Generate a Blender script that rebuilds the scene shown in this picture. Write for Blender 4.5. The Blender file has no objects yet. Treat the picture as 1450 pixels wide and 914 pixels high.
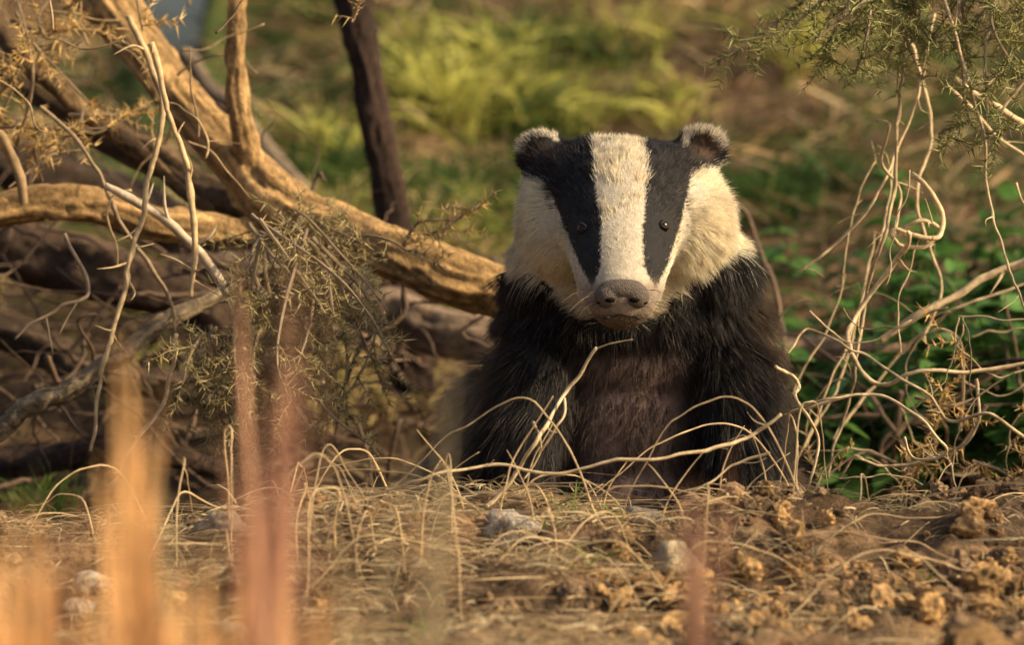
import bpy, math, random, time
import numpy as np
from mathutils import Vector
from mathutils.bvhtree import BVHTree
T0=time.time()
rng=np.random.default_rng(7); random.seed(7)
CAMZ=0.226; CAMD=4.83
def P(u,v,y):
    s=0.24*(CAMD+y)/1450.0
    return np.array([(u-725)*s,y,CAMZ+(457-v)*s])
# ---------------- noise
def _h(ix,iy,iz):
    n=(ix*374761393+iy*668265263+iz*2147483647+1013)&0xffffffff
    n=((n^(n>>13))*1274126177)&0xffffffff
    n=((n^(n>>16))*2246822519)&0xffffffff
    return ((n^(n>>15))&0xffff)/65535.0
def noise3(x,y,z):
    x,y,z=np.broadcast_arrays(np.asarray(x,float),np.asarray(y,float),np.asarray(z,float))
    ix=np.floor(x).astype(np.int64);iy=np.floor(y).astype(np.int64);iz=np.floor(z).astype(np.int64)
    fx=x-ix;fy=y-iy;fz=z-iz
    fx=fx*fx*(3-2*fx);fy=fy*fy*(3-2*fy);fz=fz*fz*(3-2*fz)
    r=0
    for a in (0,1):
        for b in (0,1):
            for c in (0,1):
                r=r+_h(ix+a,iy+b,iz+c)*(fx if a else 1-fx)*(fy if b else 1-fy)*(fz if c else 1-fz)
    return r
def fbm(x,y,z,o=4):
    r=0;a=.5;t=0
    for i in range(o):
        r=r+a*noise3(np.asarray(x)*2**i+17*i,np.asarray(y)*2**i,np.asarray(z)*2**i+5*i);t+=a;a*=.5
    return r/t
def sstep(a,b,x):
    t=np.clip((np.asarray(x,float)-a)/(b-a),0,1);return t*t*(3-2*t)
def nrm(v):
    return v/np.maximum(np.linalg.norm(v,axis=-1,keepdims=True),1e-9)
# ---------------- mesh builder
class MB:
    def __init__(s): s.v=[];s.f=[];s.c=[];s.n=0
    def add(s,v,fs,c):
        v=np.asarray(v,float).reshape(-1,3)
        c=np.asarray(c,float)
        if c.ndim==1: c=np.tile(c,(len(v),1))
        s.v.append(v);s.c.append(c.reshape(-1,3))
        for f in fs: s.f.append(np.asarray(f,np.int64)+s.n)
        s.n+=len(v)
    def build(s,name,mat,smooth=True,parent=None):
        V=np.concatenate(s.v);C=np.concatenate(s.c)
        idx=np.concatenate([f.ravel() for f in s.f])
        tot=np.concatenate([np.full(len(f),f.shape[1]) for f in s.f])
        st=np.concatenate([[0],np.cumsum(tot)[:-1]])
        m=bpy.data.meshes.new(name)
        m.vertices.add(len(V));m.vertices.foreach_set('co',V.ravel())
        m.loops.add(len(idx));m.loops.foreach_set('vertex_index',idx.astype(np.int32))
        m.polygons.add(len(tot));m.polygons.foreach_set('loop_start',st.astype(np.int32))
        m.polygons.foreach_set('use_smooth',np.full(len(tot),smooth))
        m.update(calc_edges=True)
        a=m.color_attributes.new('Col','FLOAT_COLOR','POINT')
        a.data.foreach_set('color',np.hstack([C,np.ones((len(C),1))]).ravel())
        m.materials.append(mat)
        o=bpy.data.objects.new(name,m);bpy.context.scene.collection.objects.link(o)
        if parent: o.parent=parent
        return o
def empty(name,loc=(0,0,0)):
    e=bpy.data.objects.new(name,None);bpy.context.scene.collection.objects.link(e);e.empty_display_size=.1
    return e
def spline(pts,n):
    pts=np.asarray(pts,float)
    if len(pts)==2: pts=np.array([pts[0],(pts[0]+pts[1])/2,pts[1]])
    k=len(pts);t=np.linspace(0,k-1-1e-6,n);i=t.astype(int);f=(t-i)[:,None]
    p0=pts[np.maximum(i-1,0)];p1=pts[i];p2=pts[np.minimum(i+1,k-1)];p3=pts[np.minimum(i+2,k-1)]
    return .5*((2*p1)+(-p0+p2)*f+(2*p0-5*p1+4*p2-p3)*f*f+(-p0+3*p1-3*p2+p3)*f**3)
def tube(mb,pts,rad,col,sides=8,step=None,rough=0.0,wob=0.0,bark=False,wf=14):
    pts=np.asarray(pts,float)
    L=np.sum(np.linalg.norm(np.diff(pts,axis=0),axis=1))
    rad=np.asarray(rad,float)
    if step is None: step=max(np.mean(rad)*1.5,.004)
    n=int(max(4,min(500,L/step)))
    p4=np.hstack([pts,rad[:,None]])
    q=spline(p4,n);c=q[:,:3];r=np.maximum(q[:,3],.0002)
    sd=rng.random()*50
    if wob>0:
        s_=np.linspace(0,L,n)
        for k in range(3): c[:,k]+=(fbm(s_*wf+sd,k*7+sd,0,3)-.5)*wob*2
    t=nrm(np.gradient(c,axis=0))
    up=np.array([0,0,1.]) if abs(t[0,2])<.8 else np.array([1.,0,0])
    a=nrm(up-t[0]*np.dot(up,t[0]))
    A=np.zeros((n,3));A[0]=a
    for i in range(1,n):
        a=a-t[i]*np.dot(a,t[i]);a=a/np.linalg.norm(a);A[i]=a
    B=np.cross(t,A)
    th=np.linspace(0,2*np.pi,sides,endpoint=False)
    ct=np.cos(th)[None,:,None];sn=np.sin(th)[None,:,None]
    ss=np.linspace(0,L,n)[:,None]
    R=r[:,None]*np.ones((1,sides));cn=np.ones_like(R)
    if bark:
        m=np.mean(rad)
        tw=ss/m*.06
        n1=fbm(np.cos(th+tw)*3.2+sd+ss*4,np.sin(th+tw)*3.2+sd,ss/m*.28+sd,4)
        n2=noise3(np.cos(th+tw)*8+sd,np.sin(th+tw)*8,ss/m*.7)
        n3=fbm(np.cos(th)[None]*1.2+sd,np.sin(th)[None]*1.2,ss/m*.3+sd*2,2)
        ridge=np.abs(n1-.5)*2
        R=R*(1+rough*((n1-.5)*2.0+(n2-.5)*.8+(n3-.5)*1.6-(ridge<.12)*.45))
        cn=.5+1.05*np.clip((n1-.25)*1.6,0,1)*(.65+.5*n2)-(ridge<.12)*.3
    elif rough>0:
        n1=fbm(np.cos(th)[None]*2+sd,np.sin(th)[None]*2,ss*60+sd,3)
        R=R*(1+rough*(n1-.5)*2);cn=.6+.8*n1
    V=c[:,None,:]+A[:,None,:]*ct*R[:,:,None]+B[:,None,:]*sn*R[:,:,None]
    ii,jj=np.meshgrid(np.arange(n-1),np.arange(sides),indexing='ij');j2=(jj+1)%sides
    F=np.stack([ii*sides+jj,ii*sides+j2,(ii+1)*sides+j2,(ii+1)*sides+jj],-1).reshape(-1,4)
    C=np.asarray(col)[None,None,:]*np.clip(cn,.1,2)[:,:,None]
    V=V.reshape(-1,3);C=C.reshape(-1,3)
    V=np.vstack([V,c[0],c[-1]]);C=np.vstack([C,np.asarray(col)*1.0,np.asarray(col)*1.0])
    j=np.arange(sides);k=n*sides
    T=np.vstack([np.stack([np.full(sides,k),(j+1)%sides,j],-1),np.stack([np.full(sides,k+1),(n-1)*sides+j,(n-1)*sides+(j+1)%sides],-1)])
    mb.add(V,[F,T],C)
    return c,t,r
def blades(mb,root,d,L,W,col,bend,K=5,side=None,drop=None):
    N=len(root);d=nrm(d)
    if side is None: side=nrm(np.cross(d,rng.normal(size=(N,3))))
    t=np.linspace(0,1,K)
    c=root[:,None]+d[:,None]*(L[:,None]*t)[:,:,None]+bend[:,None]*(t**2)[None,:,None]
    w=W[:,None]*np.clip(1-t**2.2,.03,1)*.5
    V=np.stack([c-side[:,None]*w[:,:,None],c+side[:,None]*w[:,:,None]],2)
    b=np.arange(N)[:,None]*(2*K);k=np.arange(K-1)[None]*2
    F=np.stack([b+k,b+k+1,b+k+3,b+k+2],-1).reshape(-1,4)
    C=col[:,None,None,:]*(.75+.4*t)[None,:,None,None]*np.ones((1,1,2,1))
    mb.add(V.reshape(-1,3),[F],C.reshape(-1,3))
def spines(mb,base,d,L,r,col):
    N=len(base);d=nrm(d);s=nrm(np.cross(d,rng.normal(size=(N,3))));t=np.cross(d,s)
    V=[]
    for k in range(3):
        a=k*2*math.pi/3
        V.append(base+(s*math.cos(a)+t*math.sin(a))*r[:,None])
    V.append(base+d*L[:,None])
    V=np.stack(V,1)
    b=np.arange(N)*4
    F=np.concatenate([np.stack([b,b+1,b+3],-1),np.stack([b+1,b+2,b+3],-1),np.stack([b+2,b,b+3],-1)])
    mb.add(V.reshape(-1,3),[F],np.repeat(col,4,axis=0))
# ---------------- materials
def mat_attr(name,rough=.8,transl=0.0,nscale=60,namt=.35,bump=0.0,bscale=200,spec=.3,hair=False,attr='Col'):
    m=bpy.data.materials.new(name);m.use_nodes=True;nt=m.node_tree;nt.nodes.clear()
    N=nt.nodes.new;Lk=nt.links.new
    out=N('ShaderNodeOutputMaterial');b=N('ShaderNodeBsdfPrincipled')
    b.inputs['Roughness'].default_value=rough;b.inputs['Specular IOR Level'].default_value=spec
    at=N('ShaderNodeAttribute');at.attribute_name=attr
    colsock=at.outputs['Color']
    if namt>0:
        tc=N('ShaderNodeTexCoord');nz=N('ShaderNodeTexNoise');nz.inputs['Scale'].default_value=nscale;nz.inputs['Detail'].default_value=6
        Lk(tc.outputs['Object'],nz.inputs['Vector'])
        mr=N('ShaderNodeMapRange');mr.inputs['From Min'].default_value=.3;mr.inputs['From Max'].default_value=.7
        mr.inputs['To Min'].default_value=1-namt;mr.inputs['To Max'].default_value=1+namt
        Lk(nz.outputs['Fac'],mr.inputs['Value'])
        vm=N('ShaderNodeVectorMath');vm.operation='SCALE'
        Lk(at.outputs['Color'],vm.inputs[0]);Lk(mr.outputs['Result'],vm.inputs['Scale']);colsock=vm.outputs['Vector']
    Lk(colsock,b.inputs['Base Color'])
    if bump>0:
        tc2=N('ShaderNodeTexCoord');n2=N('ShaderNodeTexNoise');n2.inputs['Scale'].default_value=bscale;n2.inputs['Detail'].default_value=8
        n2.inputs['Roughness'].default_value=.65
        bp=N('ShaderNodeBump');bp.inputs['Strength'].default_value=bump;bp.inputs['Distance'].default_value=.01
        Lk(tc2.outputs['Object'],n2.inputs['Vector']);Lk(n2.outputs['Fac'],bp.inputs['Height']);Lk(bp.outputs['Normal'],b.inputs['Normal'])
    if transl>0:
        tr=N('ShaderNodeBsdfTranslucent');mx=N('ShaderNodeMixShader');mx.inputs[0].default_value=transl
        Lk(colsock,tr.inputs['Color']);Lk(b.outputs[0],mx.inputs[1]);Lk(tr.outputs[0],mx.inputs[2]);Lk(mx.outputs[0],out.inputs[0])
    else: Lk(b.outputs[0],out.inputs[0])
    return m
def mat_plain(name,col,rough=.5,spec=.5,bump=0,bscale=300):
    m=bpy.data.materials.new(name);m.use_nodes=True;nt=m.node_tree;b=nt.nodes['Principled BSDF']
    nz=nt.nodes.new('ShaderNodeTexNoise');nz.inputs['Scale'].default_value=bscale
    tc=nt.nodes.new('ShaderNodeTexCoord');nt.links.new(tc.outputs['Object'],nz.inputs['Vector'])
    cr=nt.nodes.new('ShaderNodeValToRGB');cr.color_ramp.elements[0].position=.35;cr.color_ramp.elements[1].position=.65
    cr.color_ramp.elements[0].color=(*[c*.7 for c in col],1);cr.color_ramp.elements[1].color=(*[min(1,c*1.25) for c in col],1)
    nt.links.new(nz.outputs['Fac'],cr.inputs[0]);nt.links.new(cr.outputs[0],b.inputs['Base Color'])
    b.inputs['Roughness'].default_value=rough;b.inputs['Specular IOR Level'].default_value=spec
    if bump:
        bp=nt.nodes.new('ShaderNodeBump');bp.inputs['Strength'].default_value=bump;bp.inputs['Distance'].default_value=.003
        nt.links.new(nz.outputs['Fac'],bp.inputs['Height']);nt.links.new(bp.outputs['Normal'],b.inputs['Normal'])
    return m
M_bark=mat_attr('bark',.85,0,90,.4,1.0,240)
M_twig=mat_attr('twig',.75,0,120,.3)
M_grass=mat_attr('grass_blade',.5,.45,30,.25)
M_straw=mat_attr('straw',.55,.35,90,.25)
M_gorse=mat_attr('gorse',.55,.25,60,.3)
M_leaf=mat_attr('leaf',.5,.4,80,.3)
M_soil=mat_attr('soil',.95,0,150,.4,1.0,260,.1)
M_ground=mat_attr('ground_soil',.95,0,60,.5,1.0,140,.1)
M_stone=mat_attr('stone',.9,0,120,.35,.9,160,.2)
M_fur=mat_attr('fur',.5,.35,40,.12,spec=.35,attr='hcol')
M_skin=mat_attr('skin',.8,0,150,.2,.3,400)
# ---------------- terrain
def H(x,y):
    x=np.asarray(x,float);y=np.asarray(y,float)
    near=sstep(3,0,np.abs(y));fr=sstep(.9,.3,np.abs(y+.6))
    z=(fbm(x*3,y*3,0,4)-.5)*.03+(fbm(x*22,y*22,4,3)-.5)*.03*near
    z=z+(fbm(x*7+2,y*9,6,3)-.5)*.095*fr+(fbm(x*60,y*60,9,2)-.5)*.018*fr
    yl=y+.22
    z=z+np.exp(-((y+.24)/.12)**2)*.012
    z=z-.105*sstep(-.02,-.62,yl)-.05*sstep(-.5,-1.6,yl)
    z=z+.05*sstep(.3,.75,x)*sstep(-.7,-.15,y)*sstep(1.2,.3,y)
    z=z-.025*sstep(-.2,-.6,x)*sstep(-1.2,-.3,y)*sstep(1.0,.4,y)
    z=z-.068*sstep(-.16,-.07,y)*sstep(.75,.4,y)*sstep(.75,.45,np.abs(x-.12))
    t=np.clip(y-.7,0,None)
    ang=x/np.maximum(y+CAMD,.5)
    g=np.exp(-((ang+.079)/.0125)**4)
    top=7.5-5.55*g
    tt=np.minimum(t,top)
    z=z+.34*tt*sstep(0,.8,t)+(fbm(x*1.1+9,y*1.1,2,4)-.5)*.4*sstep(1,3,y)*sstep(14,7,y)*(1-g*.85)
    z=z-np.clip(y-12,0,60)*.03-g*.03*np.clip(y-3,0,6)
    return z
def nonuni(a,b,n,k):
    t=np.linspace(-1,1,n);s=np.sinh(t*k)/np.sinh(k)
    return np.where(s<0,-s*a,s*b)
gx=nonuni(-150,150,460,7.4)
gy=np.concatenate([np.linspace(-6,-1.7,24)[:-1],np.linspace(-1.7,.1,290)[:-1],np.linspace(.1,1,50)[:-1],np.linspace(1,9,200)[:-1],9+np.linspace(0,1,50)**2.5*250])
X,Y=np.meshgrid(gx,gy);Z=H(X,Y)
n0=fbm(X*2.2,Y*2.2,7,4)[...,None];n1=fbm(X*14,Y*14,3,4)[...,None]
soil=np.array([.36,.23,.13]);dark=np.array([.12,.078,.046]);green=np.array([.075,.10,.028]);org=np.array([.50,.31,.14])
C=dark+(soil-dark)*sstep(.3,.7,n1)
C=C+(org-C)*(sstep(.1,.6,X)*sstep(.1,-.3,Y))[...,None]*sstep(.4,.65,n1)*.7
bank=(sstep(1.2,2.0,Y))[...,None]
C=C*(1-bank*sstep(.36,.53,n0))+green*bank*sstep(.36,.53,n0)
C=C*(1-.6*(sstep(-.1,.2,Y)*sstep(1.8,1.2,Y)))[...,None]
far=sstep(12,20,Y)[...,None];C=C*(1-far)+np.array([.60,.50,.30])*far
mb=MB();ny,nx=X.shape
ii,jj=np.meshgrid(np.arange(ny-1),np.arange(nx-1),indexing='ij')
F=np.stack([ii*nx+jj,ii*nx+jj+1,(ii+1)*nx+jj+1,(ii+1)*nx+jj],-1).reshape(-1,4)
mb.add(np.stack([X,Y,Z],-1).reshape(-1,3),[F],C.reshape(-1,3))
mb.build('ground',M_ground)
# ---------------- bank grass
def scatter(n,x0,x1,y0,y1,dens):
    out=[]
    tot=0
    while tot<n:
        x=rng.uniform(x0,x1,n*2);y=rng.uniform(y0,y1,n*2)
        k=rng.random(n*2)<dens(x,y);out.append(np.stack([x[k],y[k]],1));tot+=k.sum()
        if len(out)>30: break
    return np.concatenate(out)[:n]
mb=MB()
nt_=3600
gate=lambda x,y:1-.97*(np.abs(x/(y+CAMD)+.079)<.014)*(y>2.3)
tc=scatter(nt_,-1.5,1.6,1.15,7.0,lambda x,y:(.08+.92*sstep(.42,.54,fbm(x*1.6+3,y*1.3,1,3)))*(.25+.75*sstep(1.3,2.2,y))*(.35+.65*sstep(-.9,-.2,x+ (y-1)*.05))*gate(x,y))
per=22
tx=np.repeat(tc,per,axis=0);N=len(tx)
off=rng.normal(size=(N,2))*.03;xy=tx+off
root=np.stack([xy[:,0],xy[:,1],H(xy[:,0],xy[:,1])-.005],1)
d=np.stack([off[:,0]*14+rng.normal(size=N)*.3,off[:,1]*14+rng.normal(size=N)*.3,np.ones(N)],1)
tl=np.repeat(rng.uniform(.05,.15,len(tc)),per)
L=tl*rng.uniform(.6,1.2,N)
hue=np.repeat(fbm(tc[:,0]*1.3,tc[:,1]*1.3,5,3)+rng.normal(size=len(tc))*.14,per)+rng.normal(size=N)*.06
g=np.array([.06,.12,.026]);yg=np.array([.40,.42,.09]);st=np.array([.70,.54,.24])
h=hue[:,None];col=g+(yg-g)*sstep(.43,.60,h);col=col+(st-col)*sstep(.60,.7,h)
col=col*rng.uniform(.6,1.2,(N,1))
bend=np.stack([d[:,0],d[:,1],-np.abs(rng.normal(size=N))-.4],1)*L[:,None]*.45
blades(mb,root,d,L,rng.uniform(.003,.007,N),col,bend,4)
for (u,v,yy,k,ll) in [(635,150,3.4,90,.28),(700,70,3.8,40,.2),(560,60,4.2,40,.18),(820,160,3.0,40,.14),(450,190,3.0,40,.16),(950,130,3.4,40,.14),(600,110,3.4,50,.22),(720,130,3.4,40,.2),(1130,60,3.4,50,.2),(900,50,3.4,30,.2)]:
    ry=np.linspace(1.2,7,400);D=(CAMD+ry);zz=H(np.full(400,(u-725)*.24/1450)*D,ry);vv=457-(zz-CAMZ)/(0.24*D/1450)
    yy=float(ry[np.argmin(np.abs(vv-v-25))]);xx=(u-725)*.24/1450*(CAMD+yy)
    o=rng.normal(size=(k,2))*.035;root=np.stack([xx+o[:,0],yy+o[:,1],H(xx+o[:,0],yy+o[:,1])],1)
    a=rng.uniform(0,2*np.pi,k);sp=rng.uniform(.1,1.2,k)
    d=np.stack([np.cos(a)*sp,np.sin(a)*sp,np.ones(k)],1);L=rng.uniform(.5,1.1,k)*ll
    col=np.array([.64,.62,.15])*rng.uniform(.5,1.2,(k,1))
    blades(mb,root,d,L,rng.uniform(.006,.011,k),col,np.stack([d[:,0],d[:,1],-np.ones(k)],1)*L[:,None]*.45,6)
mb.build('grass',M_grass)
mb=MB();N=14000
xy=scatter(N,-1.6,1.7,.55,8,lambda x,y:(1-.85*sstep(.40,.54,fbm(x*1.6+3,y*1.3,1,3)))*gate(x,y))
root=np.stack([xy[:,0],xy[:,1],H(xy[:,0],xy[:,1])+rng.uniform(0,.03,N)],1)
a=rng.uniform(0,2*np.pi,N);d=np.stack([np.cos(a),np.sin(a)*.7,rng.uniform(-.1,.7,N)],1);L=rng.uniform(.03,.16,N)
cc=np.array([[.50,.32,.15],[.24,.15,.085],[.74,.56,.30],[.12,.075,.05]])[rng.integers(0,4,N)]*rng.uniform(.6,1.2,(N,1))
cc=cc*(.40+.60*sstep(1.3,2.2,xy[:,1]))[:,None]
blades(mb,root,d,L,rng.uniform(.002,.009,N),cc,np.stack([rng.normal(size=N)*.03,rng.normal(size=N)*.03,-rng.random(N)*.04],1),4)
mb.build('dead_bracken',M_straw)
# ---------------- woody things
def px(lst,y0=None):
    pts=[];r=[]
    for e in lst:
        u,v,y,rr=e
        pts.append(P(u,v,y));r.append(rr*.24*(CAMD+y)/1450)
    return np.array(pts),np.array(r)
mb=MB()
def wood(mb,l,col,sides=22,rough=.16,wob=.0,bark=True,step=None,wf=14):
    p,r=px(l);return tube(mb,p,r,col,sides,step if step else max(r.mean()*.22,.003),rough,wob,bark,wf)
LG=np.array([.72,.45,.19])
wood(mb,[(60,-130,.62,42),(110,-60,.6,42),(190,45,.55,36),(268,150,.5,34),(345,235,.44,36),(405,290,.40,40),(480,325,.38,35),(560,362,.36,37),(640,393,.35,39),(720,418,.36,38),(860,450,.4,34),(960,475,.5,26)],LG,48,.2,.006,wf=6)
wood(mb,[(378,300,.42,26),(356,235,.42,21),(340,170,.40,16),(334,90,.40,14),(337,0,.4,13),(336,-90,.42,13)],LG*.9,24,.25,.004)
wood(mb,[(-60,310,.34,20),(20,296,.34,24),(110,288,.34,28),(200,312,.36,25),(290,326,.38,22),(360,335,.40,20),(420,340,.43,14)],LG*.95,32,.25,.006,wf=8)
wood(mb,[(-60,60,.7,22),(40,120,.68,24),(150,185,.65,24),(260,250,.6,24),(350,300,.5,22)],(.2,.13,.07),24,.22,.006)
wood(mb,[(-40,-60,.5,14),(20,60,.45,16),(90,130,.42,15),(180,200,.45,12),(300,300,.45,9)],(.28,.18,.09),14,.25,.006)
mb.build('fallen_tree',M_bark)
mb=MB()
wood(mb,[(585,560,1.0,30),(570,400,1.0,27),(560,300,1.0,25),(540,190,1.0,22),(520,90,1.0,23),(505,0,1.0,26),(495,-100,1.0,28)],(.085,.05,.034),30,.25,.01,wf=5)
mb.build('tree_trunk',M_bark)
mb=MB()
wood(mb,[(240,380,.95,18),(400,395,.9,30),(560,445,.85,34),(700,490,.8,34),(900,520,.85,30),(1120,495,.9,18),(1290,500,.95,14)],(.34,.24,.16),28,.2,.006)
wood(mb,[(-60,345,.9,40),(80,370,.85,42),(200,400,.8,36),(300,450,.8,30),(420,560,.85,24)],(.15,.095,.06),28,.25,.01)
wood(mb,[(-60,450,.8,26),(60,500,.75,28),(150,540,.7,24),(300,560,.75,20),(430,600,.8,16)],(.15,.10,.06),24,.25,.01)
wood(mb,[(-60,660,.6,22),(60,655,.55,22),(150,640,.5,20),(260,650,.55,16),(400,700,.6,12)],(.10,.06,.04),20,.22,.01)
wood(mb,[(-60,650,.2,13),(0,610,.2,15),(60,570,.2,14),(130,530,.22,12),(210,470,.26,13),(290,420,.3,10),(370,370,.36,7)],(.38,.29,.18),18,.28,.012)
wood(mb,[(260,80,1.6,14),(340,170,1.5,15),(420,270,1.4,15),(500,360,1.3,14)],(.36,.27,.18),16,.2,.01)
wood(mb,[(-40,200,1.1,40),(120,270,1.1,42),(260,330,1.1,40),(420,420,1.1,30)],(.12,.08,.05),24,.22,.01)
mb.build('dead_branches',M_bark)
mb=MB()
for i in range(330):
    u=rng.uniform(-80,620);v=rng.uniform(340,720);y=rng.uniform(.4,1.6)
    q_=rng.random()
    if q_<.2: u=rng.uniform(1080,1500);v=rng.uniform(500,700);y=rng.uniform(.4,1.2)
    elif q_<.3: u=rng.uniform(-80,330);v=rng.uniform(80,350);y=rng.uniform(.6,1.6)
    p=P(u,v,y);a=rng.uniform(0,np.pi);L=rng.uniform(.1,.4)
    dd=np.array([np.cos(a)*L,rng.normal()*.08,np.sin(a)*L*.6*(1 if rng.random()<.5 else -1)])
    pts=np.array([p,p+dd*.35+rng.normal(size=3)*.02,p+dd*.7+rng.normal(size=3)*.03,p+dd])
    pts[:,2]=np.maximum(pts[:,2],H(pts[:,0],pts[:,1])+.003)
    r=rng.uniform(.0008,.0042)
    tube(mb,pts,[r,r*.9,r*.7,r*.4],np.array([.13,.085,.055])*rng.uniform(.4,1.5),6,None,.3,.008,wf=25)
mb.build('twig_pile',M_twig)
mb=MB()
def th(l,col,y,wob=.004,sides=7,twigs=True):
    c,t,r=wood(mb,[(u,v,y,r) for u,v,r in l],col,sides,.35,wob,False,.005,22)
    if twigs:
        for k in range(int(len(c)/9)):
            i=rng.integers(3,len(c));d=nrm(t[i]*.4+rng.normal(size=3)*np.array([1,.6,1]));Lt=rng.uniform(.012,.05)
            tube(mb,[c[i],c[i]+d*Lt*.5,c[i]+d*Lt+rng.normal(size=3)*.006],[r[i]*.5,r[i]*.35,.0003],col,5,.004,.3,.002)
th([(150,262,6),(190,285,7),(235,312,7),(285,365,7),(330,425,7),(360,480,7),(392,540,6),(402,620,4),(408,700,2.5)],(.54,.43,.30),.12)
th([(185,20,5),(225,130,4),(215,230,4),(200,310,4),(180,390,4),(160,470,3.5),(140,540,3),(128,640,2.5)],(.50,.37,.20),.1,.006)
th([(215,60,5),(232,140,4),(255,210,4),(268,270,5),(274,350,4.5),(268,420,3)],(.56,.40,.21),.08,.004)
th([(-10,240,8),(0,190,7),(30,250,8),(35,290,6)],(.3,.2,.1),.2)
th([(90,330,3),(130,410,3),(80,440,2.5),(20,480,2)],(.26,.19,.13),.15,.008)
th([(60,150,3),(130,220,3),(180,330,3),(240,420,3),(250,480,2)],(.28,.2,.12),.2,.006)
th([(380,350,4),(390,430,4),(340,560,3.5),(300,660,2.5)],(.3,.23,.15),.15,.006)
th([(250,470,3),(240,540,3),(200,620,3),(150,690,2)],(.44,.33,.22),.05,.01)
for i in range(16):
    u=rng.uniform(-20,330);v=rng.uniform(-10,330)
    l=[(u,v,2)];a=rng.uniform(0,6.28)
    for k in range(4):
        a+=rng.normal()*.4;l.append((l[-1][0]+math.cos(a)*32,l[-1][1]+math.sin(a)*32,1.8-.3*k))
    th(l,np.array([.34,.24,.13])*rng.uniform(.6,1.2),rng.uniform(.0,.5),.006,5,i%2==0)
mb.build('hanging_branches',M_twig)
print('wood',time.time()-T0)
# ---------------- gorse
def gorse(name,sprigs,col,ssp=.0018,sl=(.009,.019),sr=.00095,extra=None):
    mb=MB();B=[];Dn=[];C=[]
    if extra:
        for e in extra: tube(mb,e[0],e[1],(.2,.14,.08),8,.02,.3,.01)
    def shoot(p0,d,L,r,droop,c):
        n=max(3,int(L/.012));pts=[p0];d=d/np.linalg.norm(d)
        for i in range(n):
            d=d+rng.normal(size=3)*.16+np.array([0,0,-droop]);d/=np.linalg.norm(d);pts.append(pts[-1]+d*L/n)
        pts=np.array(pts)
        q,t,rr=tube(mb,pts,np.linspace(r,r*.4,len(pts)),np.asarray(c)*.9+np.array([.05,.02,0]),5,.007)
        m=int(L/ssp);idx=rng.integers(0,len(q),m)
        base=q[idx]+rng.normal(size=(m,3))*.0012;rd=rng.normal(size=(m,3));dd=nrm(rd-t[idx]*np.sum(rd*t[idx],1,keepdims=True))+t[idx]*.5
        B.append(base);Dn.append(dd);C.append(np.asarray(c)[None]*rng.uniform(.5,1.6,(m,1))+rng.uniform(0,.14,(m,1))*np.array([1,.7,.2]))
    for (a,b,ns,sl_,droop) in sprigs:
        a=np.asarray(a);b=np.asarray(b);L=np.linalg.norm(b-a)
        mid=(a+b)/2+rng.normal(size=3)*.03*L/.2
        pts=spline([a,mid,b],14)
        tube(mb,pts,np.linspace(.0026,.0011,14),(.32,.24,.15),6,.01,.2,.003)
        for k in range(ns):
            t=rng.uniform(.1,1);p=pts[min(13,int(t*13))];dr=nrm((b-a)/L*.6+rng.normal(size=3)*.75)
            shoot(p,dr,sl_*rng.uniform(.5,1.2),.0011,droop,col)
    B=np.concatenate(B);Dn=np.concatenate(Dn);C=np.concatenate(C)
    spines(mb,B,Dn,rng.uniform(sl[0],sl[1],len(B)),np.full(len(B),sr),C)
    return mb.build(name,M_gorse,False)
sp=[]
for i in range(38):
    a=P(rng.uniform(350,480),rng.uniform(300,400),rng.uniform(.0,.22))
    if i%3==0: a=P(rng.uniform(270,400),rng.uniform(420,500),rng.uniform(.0,.2));b=P(rng.uniform(230,420),rng.uniform(540,690),rng.uniform(-.08,.15))
    else: b=P(rng.uniform(330,590),rng.uniform(400,640),rng.uniform(-.08,.2))
    sp.append((a,b,8,.055,.05))
for i in range(8):
    sp.append((P(420,330,.2),P(rng.uniform(440,600),rng.uniform(300,400),.12),5,.05,.0))
gorse('offframe_shade_gorse',sp,(.34,.29,.15))
sp=[]
for (u0,v0,u1,v1) in [(1240,-60,1180,90),(1300,-60,1240,120),(1350,-50,1330,190),(1420,-60,1400,120),(1470,20,1400,160),(1200,-50,1030,80),(1200,-60,1060,60),(1500,60,1420,190),(1380,-60,1290,60),(1260,-30,1150,60),(1460,-60,1440,100),(1320,-30,1270,90),(1350,-60,1370,100),(1480,-60,1460,60),(1230,-60,1210,110),(1300,-60,1320,60),(1420,-20,1350,70),(1500,-20,1430,50),(1280,-40,1200,40)]:
    sp.append((P(u0,v0,.05),P(u1,v1,rng.uniform(-.05,.10)),13,.055,.02))
gorse('offframe_shade_gorse',sp,(.24,.26,.10))
sp=[]
for i in range(18):
    a=P(rng.uniform(-60,120),rng.uniform(-40,250),.3);b=a+np.array([rng.normal()*.09,rng.normal()*.04,rng.normal()*.09]);sp.append((a,b,6,.045,.02))
sp.append((P(500,30,.1),P(515,-40,.1),3,.04,0));sp.append((P(600,330,.2),P(680,285,.2),7,.05,0));sp.append((P(570,350,.2),P(640,310,.2),5,.05,0))
for i in range(12):
    a=P(rng.uniform(1260,1480),rng.uniform(560,690),.1);b=a+np.array([rng.normal()*.08,0,rng.normal()*.05]);sp.append((a,b,4,.05,.02))
gorse('offframe_shade_gorse',sp,(.56,.40,.17))
sp=[];ex=[]  # unseen gorse added off frame to cast dappled shade on chest and mound
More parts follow.
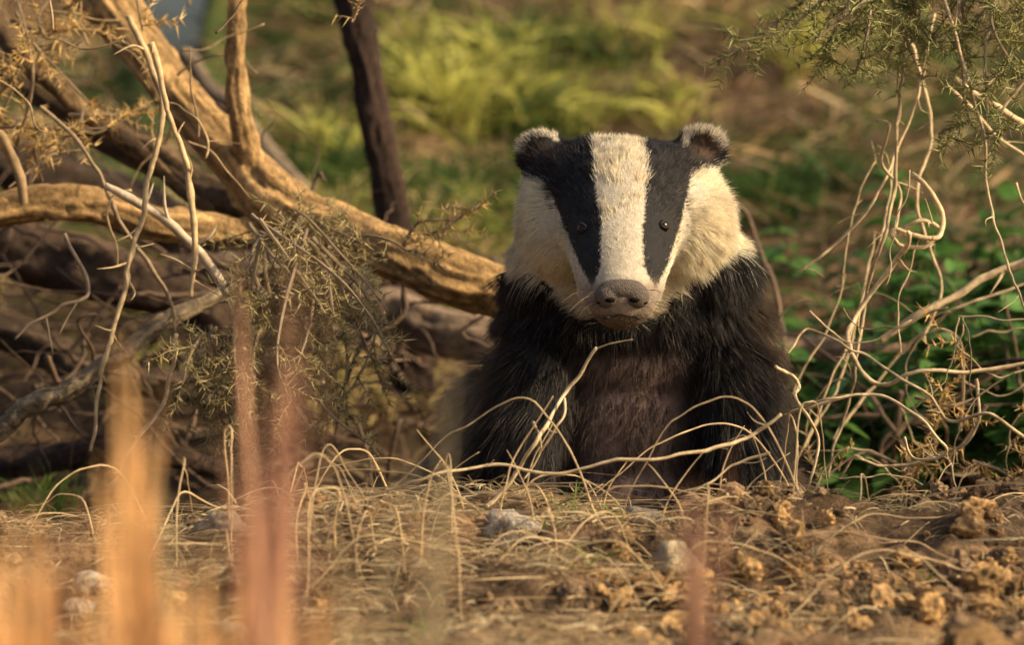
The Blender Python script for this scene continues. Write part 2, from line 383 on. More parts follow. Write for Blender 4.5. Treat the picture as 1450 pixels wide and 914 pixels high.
for k in range(9):
    bx,by=1.45+rng.normal()*.05,-.42+rng.normal()*.05
    tx_,ty_,tz_=rng.uniform(1.2,1.6),rng.uniform(-.95,.05),rng.uniform(.6,.95)
    ex.append(([[bx,by,-.05],[(bx+tx_)/2,(by+ty_)/2,.35],[tx_,ty_,tz_]],[.012,.009,.004]))
    for j in range(4):
        a=np.array([tx_,ty_,tz_])*.75+np.array([bx,by,0])*.25+rng.normal(size=3)*.03
        a[2]=max(a[2],.5);sp.append((a,a+rng.normal(size=3)*np.array([.09,.1,.07]),6,.07,0))
gorse('offframe_shade_gorse',sp,(.13,.16,.06),.0035,(.012,.022),.0018,ex)
print('gorse',time.time()-T0)
# ---------------- right-hand vines
mb=MB();vc=(.56,.43,.25)
V_=[([(1265,-30),(1280,60),(1272,160),(1268,260),(1250,350),(1225,430),(1215,520),(1190,600),(1175,680)],.1,3),
([(1330,-20),(1360,80),(1390,180),(1400,280),(1425,360),(1450,430),(1480,520)],.0,2.6),
([(1320,20),(1300,120),(1270,220),(1240,280),(1180,350),(1130,385)],.15,2.6),
([(1290,250),(1320,275),(1336,310),(1325,335),(1290,330),(1265,322),(1275,345),(1310,345),(1330,325),(1300,312),(1272,330)],.05,4),
([(1290,330),(1270,370),(1225,430),(1200,480),(1235,540),(1290,530),(1370,525),(1460,515)],.05,4),
([(1500,350),(1450,375),(1380,405),(1310,440),(1250,480)],.2,7),
([(1110,590),(1060,620),(1000,640),(900,650),(800,668),(700,665),(600,678),(520,705),(450,735),(440,780),(470,840),(540,900)],-.34,2.6),
([(1120,585),(1200,560),(1250,560),(1310,600),(1340,640),(1300,650),(1280,620)],-.1,2.6),
([(1100,520),(1130,540),(1128,570),(1160,620),(1150,680),(1120,715)],-.15,2.6),
([(1480,640),(1400,590),(1350,600),(1320,560),(1250,520),(1200,490),(1150,470),(1120,500)],.0,2.6),
([(1380,540),(1385,600),(1340,640),(1250,660),(1210,650),(1190,680)],.0,2.6),
([(1240,170),(1260,180),(1250,230),(1275,270),(1268,330)],.1,2.8),
([(1350,110),(1420,160),(1480,190)],.1,6),([(1345,120),(1400,180),(1490,250)],.2,3),
([(1290,50),(1320,180),(1300,280),(1330,400),(1310,480)],.25,3),
([(690,722),(730,670),(765,620),(800,560),(845,492)],-.3,3.2),([(800,565),(792,600),(765,640)],-.3,2),([(755,600),(762,635),(740,680)],-.3,2),
([(1110,590),(1170,565),(1240,560)],-.1,2.2),
([(1090,640),(1040,660),(1000,690),(960,715)],-.3,2),([(1000,760),(1020,715),(1030,700)],-.35,3),
([(1100,700),(1170,560),(1230,400),(1260,280),(1275,150)],.2,2),([(1180,620),(1260,520),(1350,440),(1460,400)],.3,2.4),
([(1140,640),(1200,500),(1240,330)],.3,2),([(1120,560),(1180,440),(1210,300),(1240,230)],.2,1.8)]
for l,y,r in V_:
    n=len(l);c,t,rr=wood(mb,[(u,v,y+rng.normal()*.015,r*(1-.35*k/n)) for k,(u,v) in enumerate(l)],np.array(vc)*rng.uniform(.75,1.25),7,.3,.006,False,.004,22)
    for k in range(int(len(c)/22)):
        i=rng.integers(3,len(c));d=nrm(t[i]*.5+rng.normal(size=3));Lt=rng.uniform(.01,.04)
        tube(mb,[c[i],c[i]+d*Lt*.5,c[i]+d*Lt+rng.normal(size=3)*.006],[rr[i]*.5,rr[i]*.35,.0003],vc,5,.004,.3,.002)
for i in range(26):
    u=rng.uniform(1130,1480);v=rng.uniform(400,700);a=rng.uniform(0,6.28);y=rng.uniform(-.1,.35);l=[(u,v)]
    cv=rng.normal()*.2
    for k in range(7):
        a+=cv+rng.normal()*.3;l.append((l[-1][0]+math.cos(a)*24,l[-1][1]+math.sin(a)*24))
    wood(mb,[(q[0],q[1],y,rng.uniform(.8,1.8)) for q in l],np.array(vc)*rng.uniform(.35,1.0),5,.3,.007,False,.005,25)
mb.build('bramble_vines',M_twig)
# ---------------- nettles
mb=MB()
def leaf(p,d,n,L,W,c):
    d=d/np.linalg.norm(d);s=np.cross(d,n);s/=np.linalg.norm(s);n=np.cross(s,d)
    t=np.array([0,.18,.4,.65,.85,1]);w=np.array([.02,.8,1,.75,.4,.02])*W/2
    w=w*(1+np.array([0,.1,-.08,.1,-.1,0]))
    m=p+d[None]*(t*L)[:,None]-n[None]*(t**2*L*.25)[:,None]
    l=m-s[None]*w[:,None]+n[None]*(w*.35)[:,None];r=m+s[None]*w[:,None]+n[None]*(w*.35)[:,None]
    V=np.stack([l,m,r],1).reshape(-1,3);k=np.arange(5)*3
    F=np.concatenate([np.stack([k,k+1,k+4,k+3],-1),np.stack([k+1,k+2,k+5,k+4],-1)])
    mb.add(V,[F],np.asarray(c))
for i in range(75):
    x0=rng.uniform(.42,.98);y=rng.uniform(.5,1.3);z0=float(H(x0,y));hgt=rng.uniform(.14,.34)
    if x0<.5: hgt*=.7
    top=np.array([x0+rng.normal()*.05,y+rng.normal()*.04,z0+hgt])
    tube(mb,[[x0,y,z0-.01],[x0,y,z0+hgt*.5],top],[.003,.0025,.001],(.10,.16,.04),5,.03)
    for k in range(10):
        t=.15+.85*k/9;p=np.array([x0,y,z0])*(1-t)+top*t;a=rng.uniform(0,6.28)
        for q in (0,math.pi):
            d=np.array([math.cos(a+q),math.sin(a+q),rng.uniform(-.3,.3)])
            leaf(p,d,np.array([0,0,1.])+rng.normal(size=3)*.3,rng.uniform(.04,.08)*(1.15-.5*t),rng.uniform(.025,.045),np.array([.11,.23,.05])*rng.uniform(.4,1.5))
mb.build('nettle_plant',M_leaf)
# ---------------- foreground soil clods, straw, sprouts
import bmesh
ICO={}
for s_ in (1,2,3):
    bm=bmesh.new();bmesh.ops.create_icosphere(bm,subdivisions=s_,radius=1)
    ICO[s_]=(np.array([x.co[:] for x in bm.verts]),np.array([[q.index for q in x.verts] for x in bm.faces]));bm.free()
def rock(mb,c,r,col,sub=2,flat=.7,ang=1.0):
    v,f=ICO[sub]
    sd=rng.random()*90
    n=fbm(v[:,0]*1.3+sd,v[:,1]*1.3,v[:,2]*1.3,3);n2=noise3(v[:,0]*3.5+sd,v[:,1]*3.5,v[:,2]*3.5)
    v=v*(.35+1.1*n+.35*ang*(n2-.5))[:,None]*np.array([1,rng.uniform(.6,1),flat])*r
    a=rng.uniform(0,6.28);R=np.array([[math.cos(a),-math.sin(a),0],[math.sin(a),math.cos(a),0],[0,0,1]])
    mb.add(v@R.T+c,[f],np.asarray(col)[None]*(.55+.9*n2)[:,None])
mb=MB()
N=5200
xy=scatter(N,-.7,.75,-1.2,.05,lambda x,y:(.3+.7*sstep(.0,.4,x))*sstep(.35,.6,fbm(x*6,y*6,8,3)))
rs=np.abs(rng.normal(size=N))*.0055+.0018;big=(rng.random(N)<np.where(xy[:,0]>.15,.06,.02));rs[big]*=2.2
hz=H(xy[:,0],xy[:,1])
for (x,y),r,z in zip(xy,rs,hz):
    cc=np.array([.58,.36,.17]) if rng.random()<.15+.3*(x>.1) else np.array([.36,.24,.14])
    rock(mb,(x,y,z+r*.2),r,cc*rng.uniform(.5,1.3),1 if r<.005 else (2 if r<.011 else 3),.8,1.6)
mb.build('soil_clods',M_soil,False)
def stone(u,v,r,c):
    ys=np.linspace(-1.2,-.15,300);D=CAMD+ys;s=.24*D/1450
    xs=(u-725)*s;vv=457-(H(xs,ys)-CAMZ)/s
    i=int(np.argmin(np.abs(vv-(v+r*.5))));m=MB()
    rock(m,(xs[i],ys[i],float(H(xs[i],ys[i]))+r*s[i]*.30),r*s[i]*1.4,c,3,.65,1.2);m.build('stone',M_stone)
for a in [(720,748,38,(.46,.40,.32)),(312,745,30,(.40,.32,.22)),(130,825,22,(.46,.40,.32)),(960,800,44,(.54,.42,.27)),(110,862,20,(.44,.38,.3)),(325,900,26,(.42,.37,.3)),(905,735,24,(.34,.28,.21)),(210,770,14,(.32,.26,.19)),(560,800,12,(.36,.3,.22))]: stone(*a)
mb=MB()
for k in range(120):
    cx=rng.choice([.27,.33,.46,.6,.12,.5,.22]);cy=rng.uniform(-.75,-.35);x=cx+rng.normal()*.045;r=rng.uniform(.005,.021)
    rock(mb,(x,cy,float(H(x,cy))+r*.5),r,np.array([.74,.46,.20])*rng.uniform(.55,1.1),3,.8,1.8)
mb.build('clay_lumps',M_soil,False)
mb=MB()
N=14000
xy=scatter(N,-.75,.8,-1.2,.05,lambda x,y:(.14+.86*sstep(.38,.05,x))*(.12+.88*sstep(.38,.56,fbm(x*5,y*6,2,3))))
root=np.stack([xy[:,0],xy[:,1],H(xy[:,0],xy[:,1])+rng.uniform(0,.014,N)],1)
a=rng.uniform(0,2*np.pi,N);el=np.abs(rng.normal(size=N))*.5
d=np.stack([np.cos(a),np.sin(a)*.9,el],1);L=rng.gamma(2,.018,N)+.008
cc=np.array([[.74,.58,.33],[.58,.41,.22],[.38,.26,.14],[.86,.71,.44]])[rng.integers(0,4,N)]*rng.uniform(.5,1.15,(N,1))
bd=np.stack([rng.normal(size=N)*.45,rng.normal(size=N)*.45,-el*.9],1)*L[:,None]
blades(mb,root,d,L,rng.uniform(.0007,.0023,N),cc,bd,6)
N=1300
x=np.concatenate([rng.uniform(-.3,.4,N//2),rng.uniform(-.7,.75,N-N//2)]);y=rng.uniform(-.75,-.14,N)
tuf=rng.integers(0,80,N);tx_=rng.uniform(-.5,.55,80);ty_=rng.uniform(-.7,-.16,80);half=rng.random(N)<.6
x=np.where(half,tx_[tuf]+rng.normal(size=N)*.012,x);y=np.where(half,ty_[tuf]+rng.normal(size=N)*.012,y)
root=np.stack([x,y,H(x,y)],1)
a=rng.uniform(0,6.28,N);sp_=rng.uniform(.3,2.2,N);d=np.stack([np.cos(a)*sp_,np.sin(a)*sp_*.6,np.ones(N)],1);L=rng.uniform(.03,.12,N)
blades(mb,root,d,L,rng.uniform(.0009,.0018,N),np.array([.80,.63,.36])*rng.uniform(.5,1.2,(N,1)),np.stack([d[:,0]*.2,d[:,1]*.2,-np.ones(N)*.7],1)*L[:,None],6)
for i in range(64):
    x0=rng.uniform(-.45,.5);y0=rng.uniform(-.6,-.2);z0=float(H(x0,y0));a=rng.uniform(0,6.28);Lh=rng.uniform(.08,.32);hh=rng.uniform(.01,.06)*(1 if rng.random()<.8 else 2.2)
    x1=x0+math.cos(a)*Lh;y1=y0+math.sin(a)*Lh*.5;z1=float(H(x1,y1))+.003
    tube(mb,[[x0,y0,z0],[x0*.7+x1*.3,y0*.7+y1*.3,z0+hh],[x0*.3+x1*.7,y0*.3+y1*.7,z0+hh*.8],[x1,y1,z1+rng.uniform(0,.02)]],[.0011,.001,.0008,.0004],np.array([.80,.62,.36])*rng.uniform(.6,1.1),5,.008,.2,.010)
for (u,v0,v1,lean) in [(700,760,560,.06),(760,750,640,-.03),(930,760,640,.05),(970,750,655,-.04),(850,760,650,.03),(1015,760,600,.03),(660,750,610,-.05),(1050,750,640,.05),(800,750,690,.04),(610,750,640,.05),(890,750,680,-.05),(740,750,600,.03),(1085,750,610,-.02)]:
    y=-.3+rng.uniform(-.08,.08);a=P(u,v0,y);b=P(u,v1,y);a[2]=float(H(a[0],y));b[0]+=lean
    tube(mb,[a,(a+b)/2+np.array([-lean*.25,0,0]),b],[.0011,.0009,.0005],np.array([.80,.62,.36])*rng.uniform(.7,1.1),5,.006,.2,.006)
mb.build('dry_grass',M_straw)
mb=MB()
for (u,v,y,k,ll) in [(825,735,-.28,9,.06),(870,740,-.3,8,.04),(770,760,-.4,5,.04),(835,790,-.5,6,.04),(590,860,-.65,8,.05),(720,870,-.7,7,.05),(640,690,.0,5,.05),(560,730,-.2,4,.04),(50,560,.6,30,.12),(80,600,.5,30,.1),(60,690,-.1,8,.06),(1300,790,-.5,5,.03),(620,880,-.7,6,.05)]:
    p=P(u,v,y);zz=float(H(p[0],p[1]));p[2]=zz
    o=rng.normal(size=(k,2))*.012;root=np.stack([p[0]+o[:,0],p[1]+o[:,1],np.full(k,zz)],1)
    d=np.stack([rng.normal(size=k)*.5,rng.normal(size=k)*.4,np.ones(k)],1);L=rng.uniform(.6,1.3,k)*ll
    blades(mb,root,d,L,rng.uniform(.0016,.0032,k),np.array([.24,.38,.07])*rng.uniform(.6,1.2,(k,1)),np.stack([d[:,0],d[:,1],-np.ones(k)],1)*L[:,None]*.3,5)
mb.build('grass_sprouts',M_grass)
mb=MB()
def stalk(u,vt,y,w,col,k=3,lean=0):
    s=.24*(CAMD+y)/1450
    x=(u-725)*s;top=CAMZ+(457-vt)*s;z0=float(H(x,y))
    for i in range(k*4):
        xx=x+rng.normal()*w*s*.26;h=(top-z0)*rng.uniform(.78,1.03)
        root=np.array([[xx,y+rng.normal()*.03,z0-.01]]);dr=np.array([[rng.normal()*.025+lean,rng.normal()*.04,1.]])
        blades(mb,root,dr,np.array([h]),np.array([w*s*.42*rng.uniform(.6,1.2)]),np.array([col])*rng.uniform(.75,1.15),np.array([[rng.normal()*.014,0,0]]),8,side=nrm(np.array([[1.,rng.normal()*.5,0]])))
oc=(.84,.50,.21);rc=(.66,.36,.22);pc=(.52,.43,.24)
stalk(185,440,-1.95,46,oc,3,.015);stalk(200,540,-2.0,44,oc,3);stalk(385,350,-1.95,40,rc,3,-.01);stalk(372,540,-2.05,42,rc,3)
stalk(612,430,-2.0,30,pc,1);stalk(440,200,-1.9,10,rc,1);stalk(520,580,-2.0,24,pc,1);stalk(255,540,-2.0,20,pc,1)
stalk(30,670,-2.0,54,oc,4);stalk(85,680,-2.05,40,oc,3);stalk(290,740,-2.1,50,oc,3);stalk(440,770,-2.15,44,oc,3);stalk(990,615,-1.85,40,(.40,.22,.14),3);stalk(1180,640,-1.9,10,(.5,.34,.18),1)
stalk(10,770,-2.1,50,oc,3);stalk(230,750,-2.2,60,oc,4);stalk(130,730,-2.1,44,oc,3);stalk(345,800,-2.1,36,pc,2);stalk(500,820,-2.0,24,pc,1);stalk(60,600,-1.9,14,pc,1)
mb.build('dry_stalks',M_straw)
print('fg',time.time()-T0)
# ---------------- BADGER
S=.0008
def B(u,v,w): return np.array([(u-725)*S,w*S,CAMZ+(457-v)*S])
badger=empty('badger')
bm=bmesh.new()
from mathutils import Matrix
def ell(u,v,w,ru,rv,rw,rot=0):
    m=Matrix.Translation(Vector(B(u,v,w)))@Matrix.Rotation(rot,4,'Y')@Matrix.Diagonal((ru*S,rw*S,rv*S,1))
    bmesh.ops.create_icosphere(bm,subdivisions=4,radius=1,matrix=m)
def caps(l):
    for (a,b) in zip(l[:-1],l[1:]):
        for t in np.linspace(0,1,8):
            q=np.array(a)*(1-t)+np.array(b)*t
            ell(q[0],q[1],q[2],q[3],q[3],q[3])
ell(878,288,10,126,95,112);ell(880,258,20,138,66,92)
ell(800,318,10,66,84,74);ell(962,318,10,78,86,76)
ell(785,375,45,62,66,60);ell(996,375,45,68,70,60)
caps([(878,295,-35,92),(877,350,-105,74),(876,396,-158,60),(875,420,-184,48)])
caps([(876,400,-90,60),(876,430,-150,34)])
ell(768,218,22,38,36,15,.35);ell(994,212,22,39,37,15,-.35)
ell(790,240,25,42,36,34);ell(972,234,25,42,36,34)
ell(893,400,75,172,105,100);ell(894,455,90,180,85,110);ell(896,510,120,180,110,125)
ell(892,600,140,172,170,140);ell(890,720,190,205,120,190);ell(880,690,330,180,130,170)
ell(722,730,160,100,100,150);ell(1052,735,160,95,95,150)
ell(756,640,240,114,130,140);ell(720,720,200,118,105,150)
for sx,e in ((1,0),(-1,1)):
    if sx==1:
        c=lambda u:u
        caps([(784,485,80,60),(766,535,60,68),(748,605,35,62),(738,675,5,50),(740,745,-20,40),(740,790,-50,34)])
    else:
        c=lambda u:1794-u
        caps([(c(768),480,80,64),(c(754),530,60,70),(c(742),600,35,62),(c(735),670,5,50),(c(740),745,-20,40),(c(740),790,-50,34)])
    for k,dx in enumerate((-24,-8,8,24)):
        caps([(c(740)+dx*.8,800,-65,14),(c(740)+dx*1.15,812,-105,11)])
    caps([(c(700),760,120,60),(c(668),800,40,34),(c(662),812,-20,26)])
    for dx in (-18,-6,6,18): caps([(c(662)+dx*.7,816,-30,11),(c(662)+dx,820,-62,9)])
caps([(885,740,480,45),(885,775,540,38),(885,800,600,24),(885,808,640,12)])
me=bpy.data.meshes.new('tmp');bm.to_mesh(me);bm.free()
o=bpy.data.objects.new('tmp',me);bpy.context.scene.collection.objects.link(o)
md=o.modifiers.new('r','REMESH');md.mode='VOXEL';md.voxel_size=.0042
ms=o.modifiers.new('s','SMOOTH');ms.factor=.5;ms.iterations=12
dg=bpy.context.evaluated_depsgraph_get();dg.update()
ev=o.evaluated_get(dg);bme=bpy.data.meshes.new_from_object(ev)
bpy.data.objects.remove(o)
bme.name='badger_body'
nv=len(bme.vertices);co=np.zeros(nv*3);bme.vertices.foreach_get('co',co);co=co.reshape(-1,3)
def uvw(p): return p[:,0]/S+725, 457-(p[:,2]-CAMZ)/S, p[:,1]/S
CW=np.array([.93,.82,.62]);CK=np.array([.018,.016,.016]);CBR=np.array([.085,.055,.042]);CM=np.array([.38,.28,.20])
def it(v,t):
    t=sorted(t);return np.interp(v,[a for a,b in t],[b for a,b in t])
def furcol(p,jit=0):
    u,v,w=uvw(p);n=len(u)
    u=u+jit*rng.normal(size=n)*2.2;v=v+jit*rng.normal(size=n)*4
    C=np.tile(CK,(n,1))
    ch=sstep(105,40,np.abs(u-892))*sstep(470,520,v)*sstep(60,0,w)
    C=C+(CBR*1.2-C)*ch[:,None]*.9
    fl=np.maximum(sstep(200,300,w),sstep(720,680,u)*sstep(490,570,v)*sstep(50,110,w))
    C=C+(np.array([.92,.78,.55])-C)*fl[:,None]*.92  # pale grizzled flank and back, colour brightened to stand in for backlight
    sd=np.maximum(sstep(760,690,u),sstep(1030,1090,u))*sstep(350,420,v)*sstep(-20,60,w)
    C=C+(np.array([.30,.21,.13])-C)*sd[:,None]*.6
    vb=it(u,[(600,355),(715,372),(760,394),(800,420),(828,450),(925,450),(950,420),(1000,382),(1050,355),(1200,345)])
    li=it(v,[(150,837),(260,840),(325,848),(380,846),(406,836)]);lo=it(v,[(150,725),(243,728),(262,774),(325,799),(380,819),(406,832)])
    ri=it(v,[(150,913),(260,912),(325,905),(380,905),(406,920)]);ro=it(v,[(150,1045),(228,1040),(245,978),(325,958),(380,938),(406,924)])
    head=(v<vb)&(w<150)
    C[head]=CW
    blk=head&(v<408)&(((u>lo)&(u<li))|((u>ri)&(u<ro)))
    C[blk]=CK*1.2
    gz=head&blk&(rng.random(n)<np.where((u>912)&(v<300),.3,.12)*(jit>0));C[gz]=CK*4
    for ex,ey in ((768,218),(994,212)):
        dd=np.hypot(u-ex,v-ey);inn=(dd<20)&(w<20)&(v<ey+14);C[inn]=np.array([.12,.072,.048]) if ex>900 else np.array([.045,.03,.024])
        rim=(v<ey-3)&(dd>(22 if ex>900 else 26))&(dd<62)&(np.abs(u-878)>88)
        C[rim]=CW*.9
    for ex,ey in ((822,327),(935,323)):
        dd=np.hypot((u-ex)/1.3,v-ey);rim=(dd<15)&(w<0)&(rng.random(n)<.4*(jit>0));C[rim]=np.array([.11,.08,.05])
    mz=sstep(390,415,v)*sstep(75,40,np.abs(u-876))*(w<-105)
    C=C+(CM-C)*mz[:,None]*.85
    chn=(w<-95)&(v>446)&(v<480);C[chn]=CM*.6
    return C
ca=bme.color_attributes.new('Col','FLOAT_COLOR','POINT')
sk=furcol(co)*.55+.004
u,v,w=uvw(co);chm=(sstep(85,40,np.abs(u-892))*sstep(500,540,v)*sstep(60,0,w))[:,None]
sk=sk*(1-chm)+np.array([.15,.10,.085])*chm
ca.data.foreach_set('color',np.hstack([sk,np.ones((nv,1))]).ravel())
bme.materials.clear();bme.materials.append(M_skin)
for p_ in bme.polygons: p_.use_smooth=True
bo=bpy.data.objects.new('badger_body',bme);bpy.context.scene.collection.objects.link(bo);bo.parent=badger
bme.calc_loop_triangles();nt3=len(bme.loop_triangles)
tri=np.zeros(nt3*3,np.int32);bme.loop_triangles.foreach_get('vertices',tri);tri=tri.reshape(-1,3)
nr=np.zeros(nv*3);bme.vertices.foreach_get('normal',nr);nr=nr.reshape(-1,3)
A_,B_,C_=co[tri[:,0]],co[tri[:,1]],co[tri[:,2]]
area=np.linalg.norm(np.cross(B_-A_,C_-A_),axis=1)
cen=(A_+B_+C_)/3;uc,vc_,wc=uvw(cen)
wt=area*(1+3.2*(vc_<450)*(wc<120))*(np.where((wc>200)&(uc>720),.3,1))*np.where(vc_>790,.4,1)
NH=210000
ti=rng.choice(nt3,NH,p=wt/wt.sum());r1=np.sqrt(rng.random(NH));r2=rng.random(NH)
b0=(1-r1)[:,None];b1=(r1*(1-r2))[:,None];b2=(r1*r2)[:,None]
hp=A_[ti]*b0+B_[ti]*b1+C_[ti]*b2
hn=nrm(nr[tri[ti,0]]*b0+nr[tri[ti,1]]*b1+nr[tri[ti,2]]*b2)
u,v,w=uvw(hp)
eyes=[(822,327),(935,323)]
keep=np.ones(NH,bool)
for ex,ey in eyes: keep&=~((np.hypot((u-ex),(v-ey)*1.3)<8)&(w<0))
keep&=~((((u-875)/38)**2+((v-420)/26)**2<1)&(w<-190))
keep&=~((v>490)&(v<800)&(np.abs(u-892)<80)&(w<40)&(rng.random(NH)<.45))
hp=hp[keep];hn=hn[keep];u=u[keep];v=v[keep];w=w[keep];NH=len(hp)
col=furcol(hp,1.0)
nose=B(875,440,-215)
hd=((v<it(u,[(600,355),(715,376),(760,398),(800,424),(830,464),(925,464),(950,424),(1050,358),(1200,350)]))&(w<150))
dn=np.linalg.norm(hp-nose,axis=1)/S
fl_h=nrm(hp-nose)+np.array([0,.3,0])
ou=sstep(60,120,np.abs(u-878))
fl_h[:,2]-=ou*sstep(240,330,v)*1.1
fl_h[:,0]+=np.sign(u-878)*ou*.15
side=np.clip((u-892)/180,-1,1)
fl_b=np.stack([side*.45,np.zeros(NH)+.1,-np.ones(NH)],1)
flow=np.where(hd[:,None],fl_h,fl_b)
flow=flow-hn*np.sum(flow*hn,1,keepdims=True);flow=nrm(flow)
cl=np.stack([fbm(hp[:,0]*35,hp[:,1]*35,hp[:,2]*35+k*31,2)-.5 for k in range(3)],1)
cl2=np.stack([noise3(hp[:,0]*130,hp[:,1]*130,hp[:,2]*130+k*31)-.5 for k in range(3)],1)
lift=np.where(hd,.16+.12*sstep(110,170,np.abs(u-878)),.30)
lift=np.where((~hd)&(v<460),.45,lift)
L=np.where(hd,np.interp(dn,[0,40,90,160,260],[.0018,.003,.006,.010,.014]),.028)
L=np.where(hd&(np.abs(u-878)>105)&(v>240),.017,L)
ear=((np.hypot(u-768,v-218)<46)|(np.hypot(u-994,v-212)<46));L=np.where(ear,.009,L);lift=np.where(ear,.4,lift)
L=np.where((~hd)&(np.abs(u-892)<110)&(w<40)&(v<790),.015,L)
L=np.where((w>200)|((u<700)&(v>540)),.044,L);L=np.where(v>790,.008,L)
L=np.where((w<-90)&(v>430)&(v<480),.005,L)
for ex,ey in eyes: L=np.where((np.hypot((u-ex),(v-ey))<15)&(w<0),.0032,L)
lgt=L*rng.uniform(.55,1.3,NH)
dirn=nrm(flow+hn*lift[:,None]+cl*np.where(hd,.8,1.35)[:,None]+cl2*np.where(hd,.45,.85)[:,None]+rng.normal(size=(NH,3))*.12)
K=5;t=np.linspace(0,1,K)
gd=flow*.6+np.array([0,0,-.35])
bend=(gd)*(lgt*.35)[:,None]
pos=hp[:,None]-hn[:,None]*.001+dirn[:,None]*(lgt[:,None]*t)[:,:,None]+bend[:,None]*(t**2)[None,:,None]+(rng.normal(size=(NH,1,3))*lgt[:,None,None]*.06)*(t**3)[None,:,None]
rr=np.where(hd,.00028,.00036)*rng.uniform(.7,1.2,NH)
rad=rr[:,None]*np.clip(1.05-t**1.6,.08,1)[None]
hv=rng.uniform(.68,1.2,NH)*(.78+.45*fbm(hp[:,0]*25,hp[:,1]*25,hp[:,2]*25,3))
col=np.clip(col*hv[:,None],0,.95)
isb=(col.max(1)<.035);tip=isb&(rng.random(NH)<np.where(hd,.08,.17));col[tip]=col[tip]*3+np.array([.085,.065,.048])
hcv=bpy.data.hair_curves.new('fur');hcv.add_curves([K]*NH)
hcv.attributes['position'].data.foreach_set('vector',pos.astype(np.float32).ravel())
ra=hcv.attributes.get('radius') or hcv.attributes.new('radius','FLOAT','POINT')
ra.data.foreach_set('value',rad.astype(np.float32).ravel())
ha=hcv.attributes.new('hcol','FLOAT_COLOR','CURVE');ha.data.foreach_set('color',np.hstack([col,np.ones((NH,1))]).astype(np.float32).ravel())
hcv.materials.append(M_fur)
fo=bpy.data.objects.new('fur',hcv);bpy.context.scene.collection.objects.link(fo);fo.parent=badger
bvh=BVHTree.FromPolygons([tuple(c) for c in co],[tuple(t_) for t_ in tri])
M_eye=mat_plain('eye',(.010,.006,.004),.2,.4);M_nose=mat_plain('nose_leather',(.135,.108,.088),.6,.3,.9,700);M_nst=mat_plain('nostril',(.010,.007,.006),.8,.1);M_claw=mat_plain('claw',(.25,.2,.15),.4)
def uvs(name,c,r,mat,sub=3):
    bm=bmesh.new();bmesh.ops.create_icosphere(bm,subdivisions=sub,radius=1,matrix=Matrix.Translation(Vector(c))@Matrix.Diagonal((*r,1)))
    m=bpy.data.meshes.new(name);bm.to_mesh(m);bm.free();m.materials.append(mat)
    for q in m.polygons:q.use_smooth=True
    o=bpy.data.objects.new(name,m);bpy.context.scene.collection.objects.link(o);o.parent=badger;return o
def surf(u,v):
    b=B(u,v,-600);h=bvh.ray_cast(Vector(b),Vector((0,1,0)));return (np.array(h[0]),np.array(h[1])) if h[0] else (B(u,v,-100),np.array([0,-1,0]))
lid=MB()
for ex,ey in eyes:
    h,n=surf(ex,ey);uvs('eye',h-n*.0022,(.0074,.0074,.0074),M_eye,4)
    e1=nrm(np.cross(n,[0,0,1.]));e2=np.cross(e1,n)
    for sg in (1,-1):
        a=np.linspace(0,np.pi,9)
        ring=[h+n*(.0046-.003*abs(math.cos(q)))+e1*math.cos(q)*.0084+e2*math.sin(q)*.0042*sg for q in a]
        tube(lid,ring,[.0006]+[.0013]*7+[.0006],(.05,.036,.027) if sg>0 else (.035,.026,.02),8,.001)
mo=[surf(q,r_)[0]+np.array([0,.0002,0]) for q,r_ in [(838,452),(850,451),(862,449),(875,446),(888,449),(900,451),(912,452)]]
tube(lid,mo,[.0008,.001,.0011,.0011,.0011,.001,.0008],(.05,.034,.026),6,.002)
lid.build('eyelids_and_mouth',mat_attr('lid',.7,0,100,.1,spec=.1),True,badger)
bm=bmesh.new()
for (a,b_,c_,x_,y_,z_) in [(875,412,-219,32,16,16),(856,421,-217,19,18,18),(894,421,-217,19,18,18),(875,431,-214,21,15,15),(875,401,-207,27,13,14)]:
    ell(a,b_,c_,x_,y_,z_)
me=bpy.data.meshes.new('n');bm.to_mesh(me);bm.free();o=bpy.data.objects.new('nose',me);bpy.context.scene.collection.objects.link(o)
md=o.modifiers.new('r','REMESH');md.mode='VOXEL';md.voxel_size=.0012;ms=o.modifiers.new('s','SMOOTH');ms.iterations=10;md.use_smooth_shade=True
me.materials.append(M_nose);o.parent=badger
for sx in (-1,1):
    uvs('nostril',B(875+sx*17,426,-231),(.0062,.004,.0034),M_nst);uvs('nostril_slit',B(875+sx*28,430,-223.5),(.0060,.004,.0017),M_nst)
wb=MB()
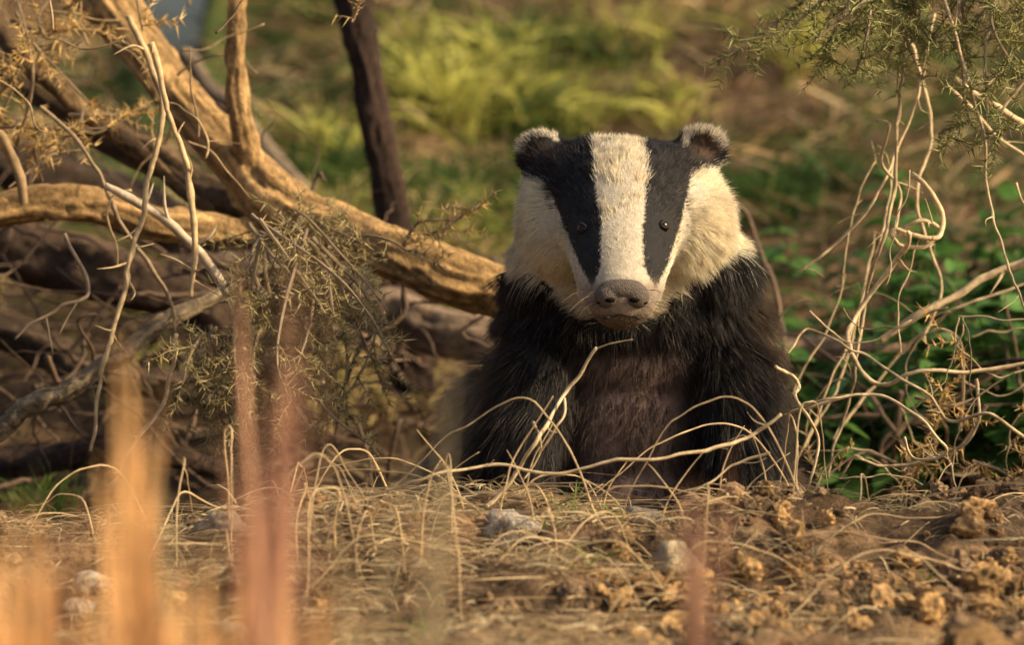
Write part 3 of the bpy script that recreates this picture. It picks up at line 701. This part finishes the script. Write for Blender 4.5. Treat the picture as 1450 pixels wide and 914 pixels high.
for i in range(26):
    sx=rng.choice([-1,1]);q0,q1=surf(876+sx*rng.uniform(25,48),rng.uniform(412,436))
    L=rng.uniform(.015,.045);d=np.array([sx*rng.uniform(.6,1),-.25+rng.normal()*.2,rng.uniform(-.6,-.05)]);d/=np.linalg.norm(d)
    tube(wb,[q0,q0+d*L*.5,q0+d*L+np.array([0,0,-.010])],[.0002,.00018,.0001],(.30,.22,.15) if rng.random()<.4 else (.05,.04,.03),4,.008)
wb.build('whiskers',M_twig,True,badger)
cb=MB()
for sx in (0,1):
    c=(lambda u:u) if sx==0 else (lambda u:1794-u)
    for dx in (-24,-8,8,24):
        tube(cb,[B(c(740)+dx*1.15,810,-108),B(c(740)+dx*1.2,812,-128),B(c(740)+dx*1.2,822,-142)],[.005,.0035,.0008],(.2,.16,.12),6,.004)
cb.build('claws',M_claw,True,badger)
# ---------------- light, sky, camera
sc=bpy.context.scene
sd=Vector((.80,-.24,.48)).normalized()
w_=bpy.data.worlds.new('World');sc.world=w_;w_.use_nodes=True;nt=w_.node_tree;bg=nt.nodes['Background']
sky=nt.nodes.new('ShaderNodeTexSky');sky.sky_type='NISHITA';sky.sun_disc=False
sky.sun_elevation=math.asin(sd.z);sky.sun_rotation=math.atan2(sd.x,sd.y);sky.dust_density=7
nt.links.new(sky.outputs[0],bg.inputs[0]);bg.inputs[1].default_value=.15
ld=bpy.data.lights.new('sun','SUN');ld.energy=5;ld.angle=math.radians(.5);ld.color=(1,.78,.48)
lo=bpy.data.objects.new('sun',ld);sc.collection.objects.link(lo);lo.rotation_euler=sd.to_track_quat('Z','Y').to_euler()
cd=bpy.data.cameras.new('camera');cd.lens=150;cd.sensor_width=36;cd.clip_end=1000;cd.clip_start=.05
cd.dof.use_dof=True;cd.dof.focus_distance=CAMD-.12;cd.dof.aperture_fstop=4.0
cam=bpy.data.objects.new('camera',cd);sc.collection.objects.link(cam);cam.location=(0,-CAMD,CAMZ);cam.rotation_euler=(math.pi/2,0,0);sc.camera=cam
sc.view_settings.view_transform='Standard';sc.view_settings.look='None';sc.view_settings.exposure=0
print('hairs',NH,time.time()-T0)
